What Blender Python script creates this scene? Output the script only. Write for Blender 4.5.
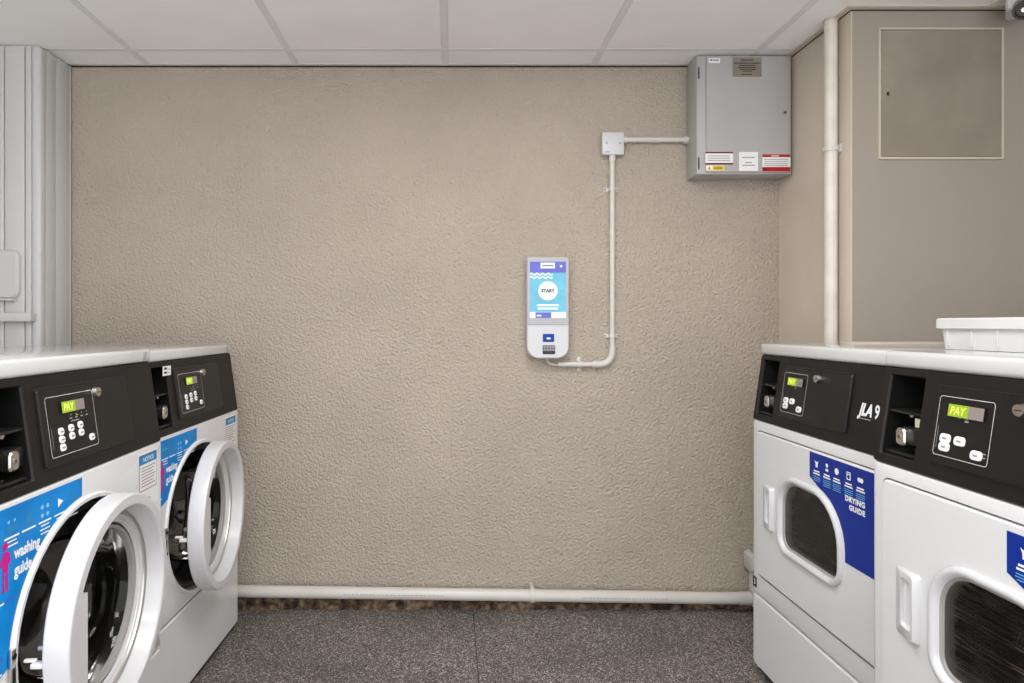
import bpy, bmesh, math, random
from mathutils import Vector, Matrix
random.seed(4)
for o in list(bpy.data.objects): bpy.data.objects.remove(o)
S = bpy.context.scene
COL = S.collection
PI = math.pi

# ------------------------------------------------------------------ camera
EYE = 1.146
cd = bpy.data.cameras.new('camera'); cam = bpy.data.objects.new('camera', cd); COL.objects.link(cam)
cam.location = (0, 0, EYE); cam.rotation_euler = (PI/2, 0, 0)
cd.sensor_width = 36; cd.lens = 625/1024*36
cd.shift_x = (512-450)/1024; cd.shift_y = -(341.5-325)/1024
cd.clip_start = .02
S.camera = cam

# ------------------------------------------------------------------ world, exposure
w = bpy.data.worlds.new('world'); S.world = w; w.use_nodes = True
w.node_tree.nodes['Background'].inputs[0].default_value = (1, 1, 1, 1)
w.node_tree.nodes['Background'].inputs[1].default_value = 1.95
vs = S.view_settings
vs.view_transform = 'Standard'; vs.look = 'None'; vs.gamma = 1; vs.use_curve_mapping = False
vs.exposure = 0.42
LIGHT_STRENGTH = 13.0          # the ceiling light panels' diffusers
LIGHT_SPOTS = [(.28, 1.284), (-.32, .684), (.28, -.516)]

# ------------------------------------------------------------------ materials
def nodes_of(m): return m.node_tree.nodes, m.node_tree.links
def mat(name, col, rough=.5, metal=0, var=.06, vscale=6, bump=0, bscale=60, bdist=.002, coat=0, emit=0, stretch=None, spec=None, detail=3):
    m = bpy.data.materials.new(name); m.use_nodes = True
    N, L = nodes_of(m); b = N['Principled BSDF']
    b.inputs['Roughness'].default_value = rough; b.inputs['Metallic'].default_value = metal
    if spec is not None: b.inputs['Specular IOR Level'].default_value = spec
    if coat: b.inputs['Coat Weight'].default_value = coat; b.inputs['Coat Roughness'].default_value = .08
    tc = N.new('ShaderNodeTexCoord'); src = tc.outputs['Object']
    if stretch:
        mp = N.new('ShaderNodeMapping'); mp.inputs['Scale'].default_value = stretch; L.new(src, mp.inputs[0]); src = mp.outputs[0]
    no = N.new('ShaderNodeTexNoise'); no.inputs['Scale'].default_value = vscale; no.inputs['Detail'].default_value = detail
    L.new(src, no.inputs['Vector'])
    rp = N.new('ShaderNodeValToRGB'); L.new(no.outputs['Fac'], rp.inputs[0])
    rp.color_ramp.elements[0].position = .3; rp.color_ramp.elements[1].position = .7
    rp.color_ramp.elements[0].color = [c*(1-var) for c in col] + [1]
    rp.color_ramp.elements[1].color = [min(1, c*(1+var)) for c in col] + [1]
    L.new(rp.outputs[0], b.inputs['Base Color'])
    if emit:
        b.inputs['Base Color'].default_value = (.02, .02, .02, 1); L.remove(b.inputs['Base Color'].links[0])
        L.new(rp.outputs[0], b.inputs['Emission Color']); b.inputs['Emission Strength'].default_value = emit
    if bump:
        n2 = N.new('ShaderNodeTexNoise'); n2.inputs['Scale'].default_value = bscale; n2.inputs['Detail'].default_value = 2
        L.new(src, n2.inputs['Vector'])
        bp = N.new('ShaderNodeBump'); bp.inputs['Strength'].default_value = bump; bp.inputs['Distance'].default_value = bdist
        L.new(n2.outputs['Fac'], bp.inputs['Height']); L.new(bp.outputs[0], b.inputs['Normal'])
    return m
def glass(name, tint, refl=1.0, ripple=0):
    m = bpy.data.materials.new(name); m.use_nodes = True
    N, L = nodes_of(m); N.remove(N['Principled BSDF']); out = N['Material Output']
    t = N.new('ShaderNodeBsdfTransparent'); t.inputs[0].default_value = (*tint, 1)
    g = N.new('ShaderNodeBsdfGlossy'); g.inputs['Roughness'].default_value = .03; g.inputs[0].default_value = (refl, refl, refl, 1)
    f = N.new('ShaderNodeFresnel'); f.inputs[0].default_value = 1.45
    no = N.new('ShaderNodeTexNoise'); no.inputs['Scale'].default_value = 14; no.inputs['Detail'].default_value = 5
    tc = N.new('ShaderNodeTexCoord'); L.new(tc.outputs['Object'], no.inputs['Vector'])
    rr = N.new('ShaderNodeMapRange'); rr.inputs[1].default_value = .4; rr.inputs[2].default_value = .8; rr.inputs[3].default_value = .02; rr.inputs[4].default_value = .14
    L.new(no.outputs['Fac'], rr.inputs[0]); L.new(rr.outputs[0], g.inputs['Roughness'])
    if ripple:
        mp = N.new('ShaderNodeMapping'); mp.inputs['Scale'].default_value = (2, 2, 60); L.new(tc.outputs['Object'], mp.inputs[0])
        n2 = N.new('ShaderNodeTexNoise'); n2.inputs['Scale'].default_value = 1.6; n2.inputs['Detail'].default_value = 2; L.new(mp.outputs[0], n2.inputs['Vector'])
        bp = N.new('ShaderNodeBump'); bp.inputs['Strength'].default_value = 1; bp.inputs['Distance'].default_value = ripple
        L.new(n2.outputs['Fac'], bp.inputs['Height']); L.new(bp.outputs[0], g.inputs['Normal'])
    mx = N.new('ShaderNodeMixShader'); L.new(f.outputs[0], mx.inputs[0]); L.new(t.outputs[0], mx.inputs[1]); L.new(g.outputs[0], mx.inputs[2])
    L.new(mx.outputs[0], out.inputs[0]); return m

def roughcast():
    m = mat('roughcast_paint', (.625, .54, .45), .62, var=.05, vscale=3)
    N, L = nodes_of(m); b = N['Principled BSDF']; tc = [n for n in N if n.type == 'TEX_COORD'][0]
    n1 = N.new('ShaderNodeTexNoise'); n1.inputs['Scale'].default_value = 105; n1.inputs['Detail'].default_value = 5; n1.inputs['Roughness'].default_value = .62
    v1 = N.new('ShaderNodeTexVoronoi'); v1.inputs['Scale'].default_value = 120; v1.feature = 'SMOOTH_F1'
    for t in (n1, v1): L.new(tc.outputs['Object'], t.inputs['Vector'])
    ad = N.new('ShaderNodeMath'); ad.operation = 'SUBTRACT'
    ml = N.new('ShaderNodeMath'); ml.operation = 'MULTIPLY'; ml.inputs[1].default_value = .35
    L.new(v1.outputs['Distance'], ml.inputs[0]); L.new(n1.outputs['Fac'], ad.inputs[0]); L.new(ml.outputs[0], ad.inputs[1])
    bp = N.new('ShaderNodeBump'); bp.inputs['Strength'].default_value = 1; bp.inputs['Distance'].default_value = .020
    L.new(ad.outputs[0], bp.inputs['Height']); L.new(bp.outputs[0], b.inputs['Normal'])
    return m
def speckle_floor():
    m = mat('speckled_safety_floor', (.05, .045, .042), .55, var=.1)
    N, L = nodes_of(m); b = N['Principled BSDF']; tc = [n for n in N if n.type == 'TEX_COORD'][0]
    v = N.new('ShaderNodeTexVoronoi'); v.inputs['Scale'].default_value = 300; L.new(tc.outputs['Object'], v.inputs['Vector'])
    r = N.new('ShaderNodeValToRGB'); cr = r.color_ramp; cr.interpolation = 'CONSTANT'
    cols = [(0, (.035, .031, .028)), (.28, (.105, .094, .084)), (.50, (.070, .064, .062)), (.66, (.19, .17, .15)), (.88, (.42, .39, .35))]
    cr.elements[0].color = (*cols[0][1], 1); cr.elements[1].position = cols[1][0]; cr.elements[1].color = (*cols[1][1], 1)
    for p, c in cols[2:]:
        e = cr.elements.new(p); e.color = (*c, 1)
    sp = N.new('ShaderNodeSeparateColor'); L.new(v.outputs['Color'], sp.inputs[0]); L.new(sp.outputs[0], r.inputs[0])
    # worn patches and the welded seam between the two sheets
    no = N.new('ShaderNodeTexNoise'); no.inputs['Scale'].default_value = 2.2; no.inputs['Detail'].default_value = 4; L.new(tc.outputs['Object'], no.inputs['Vector'])
    mr = N.new('ShaderNodeMapRange'); mr.inputs[1].default_value = .3; mr.inputs[2].default_value = .7; mr.inputs[3].default_value = .9; mr.inputs[4].default_value = 1.45
    L.new(no.outputs['Fac'], mr.inputs[0])
    mx = N.new('ShaderNodeVectorMath'); mx.operation = 'SCALE'; L.new(r.outputs[0], mx.inputs[0]); L.new(mr.outputs[0], mx.inputs['Scale'])
    L.new(mx.outputs[0], b.inputs['Base Color'])
    bp = N.new('ShaderNodeBump'); bp.inputs['Strength'].default_value = .25; bp.inputs['Distance'].default_value = .001
    L.new(sp.outputs[1], bp.inputs['Height']); L.new(bp.outputs[0], b.inputs['Normal'])
    return m
def crumbling_base():
    m = mat('dirty_mortar', (.1, .07, .045), .9, var=.6, vscale=34, bump=1, bscale=45, bdist=.012, detail=6)
    rp = [n for n in nodes_of(m)[0] if n.type == 'VALTORGB'][0].color_ramp
    rp.elements[0].position = .36; rp.elements[0].color = (.022, .014, .009, 1)
    rp.elements[1].position = .66; rp.elements[1].color = (.25, .175, .11, 1)
    e = rp.elements.new(.5); e.color = (.10, .062, .035, 1)
    return m

M = dict(
  rough=roughcast(), floor=speckle_floor(), dirt=crumbling_base(),
  plaster=mat('beige_smooth_plaster', (.60, .525, .445), .6, var=.04, bump=.15, bscale=40),
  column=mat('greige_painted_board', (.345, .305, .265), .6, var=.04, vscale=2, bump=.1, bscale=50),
  beige_trim=mat('beige_painted_trim', (.60, .53, .45), .45, var=.03),
  tile=mat('ceiling_tile', (.91, .90, .895), .9, var=.03, vscale=3, bump=.1, bscale=200),
  tbar=mat('ceiling_t_bar', (.77, .765, .76), .5, var=.02),
  shadow_gap=mat('painted_gap_shadow', (.03, .027, .024), .9, var=.2),  # dark colour for strips that paint in the shadow line along joints
  pvc=mat('white_cladding_board', (.60, .60, .595), .35, var=.03, vscale=3),
  pvc_pipe=mat('white_pipe_plastic', (.60, .58, .55), .32, var=.04, vscale=8),
  old_pipe=mat('painted_pipe', (.68, .63, .57), .4, var=.08, vscale=14),
  white=mat('white_enamel_steel', (.73, .73, .745), .28, var=.02, vscale=4, coat=.3),
  cap=mat('white_top_enamel', (.61, .61, .61), .16, var=.03, vscale=5, coat=.6),
  door_w=mat('white_door_plastic', (.64, .64, .665), .3, var=.015, coat=.2),
  black=mat('black_console_plastic', (.0095, .0082, .0076), .48, spec=.3, var=.15, vscale=9, bump=.08, bscale=400, bdist=.0005),
  panel=mat('dark_control_panel', (.0085, .0072, .0066), .38, var=.12, spec=.35),
  pocket=mat('black_coin_pocket', (.008, .008, .008), .3, var=.2),
  rubber=mat('black_rubber_gasket', (.012, .012, .012), .35, var=.2),
  drum=mat('drum_steel', (.14, .125, .11), .48, metal=.5, var=.3, vscale=10),
  chrome=mat('chrome_trim', (.60, .59, .57), .34, metal=.8, var=.08),
  grey_ring=mat('grey_window_seal', (.34, .33, .32), .35, var=.08),
  steel=mat('brushed_lock_steel', (.62, .58, .54), .28, metal=1, var=.1, vscale=40),
  brown_reflection_drum=mat('painted_brown_reflections', (.42, .31, .23), .6, metal=.0, var=.75, vscale=1.3, stretch=(.5, .5, 40), detail=1),  # brown streaks on the drum paint in reflections seen in the window glass
  dark_reflection_drum=mat('painted_dark_reflections', (.10, .09, .085), .6, metal=.0, var=.75, vscale=1.3, stretch=(.5, .5, 40), detail=1),  # darker version of the painted window reflections, for the nearer dryer
  glass=glass('door_glass', (.48, .47, .45), .5), dglass=glass('dryer_window_glass', (.84, .80, .76), .95, .004),
  wblue=mat('washing_guide_blue', (.0, .21, .60), .35, spec=.2, var=.25, vscale=5),
  dblue=mat('drying_guide_blue', (.005, .028, .27), .35, spec=.2, var=.06),
  ink=mat('white_print', (.85, .88, .92), .5, var=.01), ink2=mat('pale_blue_print', (.18, .52, .82), .5, var=.01),
  magenta=mat('magenta_print', (.52, .005, .24), .5, spec=.2, var=.01), purple=mat('purple_print', (.10, .07, .52), .5, var=.01),
  paper=mat('white_label', (.82, .82, .82), .5, var=.02), nblue=mat('notice_blue', (.02, .22, .48), .5, spec=.2, var=.02),
  text=mat('dark_print', (.04, .04, .05), .6, spec=.2, var=.02), greytext=mat('grey_print', (.30, .30, .34), .6, var=.02),
  pinktext=mat('red_print', (.50, .12, .16), .6, var=.02),
  red=mat('red_label', (.42, .015, .02), .5, spec=.2, var=.03), dkred=mat('dark_red_label', (.14, .008, .015), .5, spec=.2, var=.03),
  yellow=mat('yellow_label', (.85, .60, .02), .5, var=.03), plate=mat('engraved_metal_plate', (.27, .245, .20), .45, metal=.3, var=.1, vscale=20),
  button=mat('white_key', (.86, .86, .86), .4, var=.02), line=mat('pale_outline', (.60, .60, .60), .5, var=.02),
  lcd_on=mat('lit_display', (.36, .56, .004), .4, var=.02, emit=.75), lcd_digit=mat('lit_digits', (.92, 1, .16), .4, var=.01, emit=.9),
  lcd_off=mat('unlit_display', (.26, .22, .21), .3, var=.05),
  boxgrey=mat('grey_enclosure_paint', (.425, .415, .41), .42, var=.03), boxgrey2=mat('grey_enclosure_door', (.415, .405, .405), .4, var=.03),
  access=mat('worn_access_panel', (.33, .285, .24), .42, metal=.25, var=.14, vscale=5, detail=6),
  kiosk=mat('white_kiosk_plastic', (.60, .60, .62), .3, var=.02), kiosk_grey=mat('silver_kiosk_bezel', (.42, .42, .45), .35, metal=.0, var=.03),
  tub=mat('white_tub_plastic', (.66, .655, .665), .35, var=.02), dark=mat('dark_lens', (.012, .010, .010), .12, var=.2),
  skirt=mat('dark_plinth', (.03, .03, .03), .6, var=.1), card=mat('card_reader_blue', (.006, .05, .33), .3, spec=.2, var=.05),
  keypad=mat('keypad_black', (.04, .035, .045), .4, var=.1),
  s_violet=mat('screen_violet', (.12, .14, .76), .3, var=.15, vscale=30, emit=.62), s_cyan=mat('screen_cyan', (.15, .60, .82), .3, var=.15, vscale=12, emit=.68),
  s_white=mat('screen_white', (.92, .95, .98), .3, var=.01, emit=.78), s_text=mat('screen_text', (.06, .02, .09), .3, var=.01, emit=.6),
)
dif = mat('light_diffuser', (1, .99, .975), .5, var=.005, emit=LIGHT_STRENGTH); M['diffuser'] = dif

# ------------------------------------------------------------------ mesh helpers
def rshape(x0, x1, z0, z1, r, n=8):
    """closed rounded rectangle, from the bottom left corner anticlockwise; r = radius or (bl, br, tr, tl)"""
    if not isinstance(r, (tuple, list)): r = (r,)*4
    out = []
    for (cx, cz, a0, rr) in ((x0+r[0], z0+r[0], PI, r[0]), (x1-r[1], z0+r[1], 1.5*PI, r[1]), (x1-r[2], z1-r[2], 0, r[2]), (x0+r[3], z1-r[3], .5*PI, r[3])):
        for k in range(n+1):
            a = a0 + .5*PI*k/n; out.append((cx+rr*math.cos(a), cz+rr*math.sin(a)))
    return out
def disc(cx, cz, r, n=8): return rshape(cx-r, cx+r, cz-r, cz+r, r, n)

class MB:
    def __init__(s): s.bm = bmesh.new(); s.mats = []
    def mi(s, m):
        if m not in s.mats: s.mats.append(m)
        return s.mats.index(m)
    def face(s, pts, m):
        vs = [s.bm.verts.new(p) for p in pts]
        f = s.bm.faces.new(vs); f.material_index = s.mi(m); return f
    def merge(s, t, m, mx=None):
        mp = {}; k = s.mi(m) if m else None
        for v in t.verts: mp[v] = s.bm.verts.new(mx @ v.co if mx else v.co)
        for f in t.faces:
            nf = s.bm.faces.new([mp[v] for v in f.verts]); nf.material_index = k
        t.free()
    def box(s, x0, x1, y0, y1, z0, z1, m, bev=0, seg=2, mx=None):
        t = bmesh.new(); bmesh.ops.create_cube(t, size=1)
        for v in t.verts: v.co = Vector(((x0+x1)/2+v.co.x*(x1-x0), (y0+y1)/2+v.co.y*(y1-y0), (z0+z1)/2+v.co.z*(z1-z0)))
        if bev: bmesh.ops.bevel(t, geom=list(t.edges), offset=bev, segments=seg, affect='EDGES', profile=.5)
        s.merge(t, m, mx); return s
    def strip(s, A, B, m):
        k = s.mi(m); a = [s.bm.verts.new(p) for p in A]; b = [s.bm.verts.new(p) for p in B]; n = len(a)
        for i in range(n):
            j = (i+1) % n
            try: f = s.bm.faces.new((a[i], a[j], b[j], b[i])); f.material_index = k
            except ValueError: pass
    def loops(s, LL, m, cap0=False, cap1=False):
        """skin a chain of closed loops of equal length"""
        k = s.mi(m); V = [[s.bm.verts.new(p) for p in L] for L in LL]; n = len(V[0])
        for a, b in zip(V, V[1:]):
            for i in range(n):
                j = (i+1) % n; f = s.bm.faces.new((a[i], a[j], b[j], b[i])); f.material_index = k
        if cap0: f = s.bm.faces.new(V[0]); f.material_index = k
        if cap1: f = s.bm.faces.new(V[-1]); f.material_index = k
        return s
    def lathe(s, prof, m, fr, n=48, closed=False):
        """prof = [(r, h)]; fr(r, h, angle) -> point"""
        LL = [[fr(r, h, 2*PI*i/n) for i in range(n)] for r, h in prof]
        if closed: LL.append(LL[0])
        return s.loops(LL, m, cap0=not closed and prof[0][0] < .0005 and False)
    def cyl(s, p0, p1, r, m, n=20, r1=None, cap=True):
        p0 = Vector(p0); p1 = Vector(p1); d = (p1-p0).normalized(); u = d.orthogonal().normalized(); v = d.cross(u)
        r1 = r if r1 is None else r1
        A = [p0+r*(u*math.cos(2*PI*i/n)+v*math.sin(2*PI*i/n)) for i in range(n)]
        B = [p1+r1*(u*math.cos(2*PI*i/n)+v*math.sin(2*PI*i/n)) for i in range(n)]
        return s.loops([A, B], m, cap, cap)
    def tube(s, pts, r, m, n=14):
        P = [Vector(p) for p in pts]; LL = []; u = None
        for i, p in enumerate(P):
            d = (P[min(i+1, len(P)-1)]-P[max(i-1, 0)]).normalized()
            u = d.orthogonal().normalized() if u is None else (u-d*u.dot(d)).normalized()
            v = d.cross(u); LL.append([p+r*(u*math.cos(2*PI*k/n)+v*math.sin(2*PI*k/n)) for k in range(n)])
        return s.loops(LL, m, True, True)
    def slab(s, pts, f, d0, d1, m, bev=0):
        """polygon pts (2D) through f(x, z, depth); side walls between d0 (front) and d1 (back)"""
        LL = []
        if bev:
            c = Vector((sum(p[0] for p in pts)/len(pts), sum(p[1] for p in pts)/len(pts)))
            ins = []
            for p in pts:
                q = Vector(p)-c; L = q.length; ins.append(c+q*(1-bev/L))
            LL.append([f(p[0], p[1], d0) for p in ins]); LL.append([f(p[0], p[1], d0+bev*(1 if d1 > d0 else -1)) for p in pts])
        else: LL.append([f(p[0], p[1], d0) for p in pts])
        LL.append([f(p[0], p[1], d1) for p in pts])
        return s.loops(LL, m, True, True)
    def rect(s, f, x0, x1, z0, z1, d, m): s.face([f(x0, z0, d), f(x1, z0, d), f(x1, z1, d), f(x0, z1, d)], m)
    def flat(s, pts, f, d, m): s.face([f(p[0], p[1], d) for p in pts], m)
    def text(s, body, x, z, h, f, d, m, align='LEFT', bold=0, shear=0, sx=1, spacing=1):
        c = bpy.data.curves.new('writing', 'FONT'); c.body = body; c.size = 1; c.align_x = align
        c.offset = bold; c.shear = shear; c.resolution_u = 3; c.space_character = spacing
        o = bpy.data.objects.new('writing', c); COL.objects.link(o)
        me = bpy.data.meshes.new_from_object(o.evaluated_get(bpy.context.evaluated_depsgraph_get()))
        t = bmesh.new(); t.from_mesh(me); k = h/.70
        for v in t.verts: v.co = Vector(f(x+v.co.x*k*sx, z+v.co.y*k, d))
        s.merge(t, m); bpy.data.objects.remove(o); bpy.data.curves.remove(c); bpy.data.meshes.remove(me)
    def build(s, name, parent=None, ang=35, recalc=True):
        if recalc: bmesh.ops.recalc_face_normals(s.bm, faces=list(s.bm.faces))
        me = bpy.data.meshes.new(name); s.bm.to_mesh(me); s.bm.free()
        for m in s.mats: me.materials.append(M[m])
        me.polygons.foreach_set('use_smooth', [True]*len(me.polygons)); me.set_sharp_from_angle(angle=math.radians(ang))
        o = bpy.data.objects.new(name, me); COL.objects.link(o)
        if parent: o.parent = parent
        return o
def tag(o, label, cat, group=None):
    o['label'] = label; o['category'] = cat
    if group: o['group'] = group
    return o
def thing(name, label, cat, loc, rz=0, group=None):
    o = bpy.data.objects.new(name, None); COL.objects.link(o); o.location = loc; o.rotation_euler = (0, 0, rz); o.empty_display_size = .05
    return tag(o, label, cat, group)
def struct(mb, name, parent=None, **k):
    o = mb.build(name, parent, **k)
    if not parent: o['kind'] = 'structure'
    return o
def plane_xz(y0): return lambda x, z, d: (x, y0+d, z)

# ------------------------------------------------------------------ the room
YW, ZC = 2.530, 2.195
XS, YC = 1.332, 2.074          # the boxed column on the right: side face and front face
XP, YP = -1.531, 2.336         # the clad pier on the left
XL, XR, YB = -2.0, 2.06, -1.0

mb = MB(); mb.box(XL-.1, XR+.1, YB, YW+.1, -.1, 0, 'floor'); struct(mb, 'floor')
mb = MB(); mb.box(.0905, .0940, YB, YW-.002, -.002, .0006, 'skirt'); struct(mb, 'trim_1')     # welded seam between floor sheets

mb = MB(); mb.box(XP-.1, XS+.1, YW, YW+.1, 0, ZC, 'rough'); struct(mb, 'wall_back')
# exposed crumbling mortar below the drain pipe
mb = MB()
n = 46; x0, x1 = -.86, 1.33; rng = random.Random(2)
top = []
for i in range(n+1):
    x = x0+(x1-x0)*i/n; fade = max(0, min(1, (x+.9)/1.5)); top.append((x, .050-.026*fade+rng.uniform(-.004, .004)))
A = [(x, YW-.012-rng.uniform(0, .004), 0) for x, z in top]; B = [(x, YW-.009-rng.uniform(0, .003), z) for x, z in top]; Cc = [(x, YW+.004, z+.004) for x, z in top]
for i in range(n):
    for P, Q in ((A, B), (B, Cc)): mb.face([P[i], P[i+1], Q[i+1], Q[i]], 'dirt')
struct(mb, 'baseboard_back', ang=80)

# ceiling: lay-in tiles on T-bars
mb = MB(); mb.box(XL-.1, XR+.1, YB, YW+.1, ZC+.008, ZC+.1, 'tile')
gx = [-1.82, -1.22, -.62, -.02, .58, 1.18, 1.78]; gy = [2.384-.6*k for k in range(6)]
for x in gx: mb.box(x-.012, x+.012, YB, YW, ZC-.001, ZC+.010, 'tbar')
for y in gy: mb.box(XL, XR, y-.012, y+.012, ZC-.0005, ZC+.010, 'tbar')
xs = [XL]+gx+[XR]; ys = sorted(gy+[YW]) ; ys = [YB]+[y for y in ys if y > YB]
for a, b in zip(xs, xs[1:]):
    for c, d in zip(ys, ys[1:]):
        if b-a > .06 and d-c > .06: mb.box(a+.0122, b-.0122, c+.0122, d-.0122, ZC+.0005, ZC+.02, 'tile', bev=.0015, seg=1)
struct(mb, 'ceiling')
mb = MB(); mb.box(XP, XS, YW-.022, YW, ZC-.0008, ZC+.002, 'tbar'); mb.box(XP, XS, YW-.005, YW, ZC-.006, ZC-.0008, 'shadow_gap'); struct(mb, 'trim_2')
mb = MB()
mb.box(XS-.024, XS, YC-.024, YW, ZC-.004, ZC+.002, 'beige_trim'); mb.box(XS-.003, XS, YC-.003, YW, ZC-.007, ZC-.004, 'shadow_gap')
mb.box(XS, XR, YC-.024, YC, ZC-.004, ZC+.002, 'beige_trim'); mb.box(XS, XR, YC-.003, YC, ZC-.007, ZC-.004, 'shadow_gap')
struct(mb, 'trim_3')

# right: boxed column with smooth side, then the side wall
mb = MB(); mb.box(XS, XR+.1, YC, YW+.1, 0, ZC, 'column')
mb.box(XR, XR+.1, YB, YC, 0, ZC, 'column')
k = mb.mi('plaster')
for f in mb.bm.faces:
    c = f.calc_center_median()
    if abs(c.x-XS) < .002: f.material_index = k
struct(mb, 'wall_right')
mb = MB(); mb.box(XS-.003, XS+.002, YC-.002, YC+.050, 0, ZC-.008, 'beige_trim', bev=.001); struct(mb, 'trim_4')           # corner bead
mb = MB(); mb.box(XS-.04, XR, YC-.055, YC-.0005, 1.066, 1.0915, 'beige_trim', bev=.003); struct(mb, 'trim_5')            # ledge on the column

# left: white clad pier
mb = MB(); mb.box(XL-.1, XP-.012, YP+.012, YW+.1, 0, ZC, 'pvc'); mb.box(XL-.1, XL, YB, YP+.012, 0, ZC, 'pvc')
for a, b in ((-2.0, -1.806), (-1.802, -1.668), (-1.664, -1.591), (-1.587, -1.566)): mb.box(a, b, YP, YP+.014, 0, ZC-.006, 'pvc', bev=.0022)
mb.box(-1.567, XP, YP-.001, YP+.04, 0, ZC-.006, 'pvc', bev=.012, seg=3)
for a, b in ((YP+.036, 2.4285), (2.4315, YW-.012)): mb.box(XP-.014, XP-.0005, a, b, 0, ZC-.006, 'pvc', bev=.0018)
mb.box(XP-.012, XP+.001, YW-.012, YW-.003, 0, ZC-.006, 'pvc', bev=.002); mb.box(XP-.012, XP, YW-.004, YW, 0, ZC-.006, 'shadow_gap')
struct(mb, 'wall_left')
mb = MB(); mb.box(XL, -1.545, YP-.035, YP+.003, 1.158, 1.192, 'pvc', bev=.005); struct(mb, 'trim_6')       # sill
mb = MB()
f = plane_xz(YP)
L = rshape(-1.86, -1.602, 1.244, 1.425, .03)
mb.slab(L, f, -.022, -.0005, 'pvc', bev=.008); mb.box(-1.84, -1.615, YP-.03, YP-.001, 1.236, 1.2445, 'pvc', bev=.004)
tag(mb.build('wall_cover'), 'white rounded plastic cover with a lip, above the sill on the white clad pier', 'cover')

# ------------------------------------------------------------------ ceiling lights
for k, (x, y) in enumerate(LIGHT_SPOTS):
    where = ['over the aisle, nearest the back wall', 'over the left side of the aisle', 'over the aisle, farthest from the back wall'][k]
    t = thing('ceiling_light', 'square white ceiling light panel ' + where, 'ceiling light', (x, y, ZC), group='ceiling light panels')
    q = MB(); a, b = .29, .27
    q.loops([[(sx*a, sy*a, -.0015) for sx, sy in ((-1, -1), (1, -1), (1, 1), (-1, 1))], [(sx*a, sy*a, -.012) for sx, sy in ((-1, -1), (1, -1), (1, 1), (-1, 1))],
             [(sx*b, sy*b, -.012) for sx, sy in ((-1, -1), (1, -1), (1, 1), (-1, 1))], [(sx*b, sy*b, -.005) for sx, sy in ((-1, -1), (1, -1), (1, 1), (-1, 1))]], 'tbar')
    q.build('frame', t)
    q = MB(); q.face([(-b, -b, -.006), (-b, b, -.006), (b, b, -.006), (b, -b, -.006)], 'diffuser'); q.build('diffuser', t, recalc=False)

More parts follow.
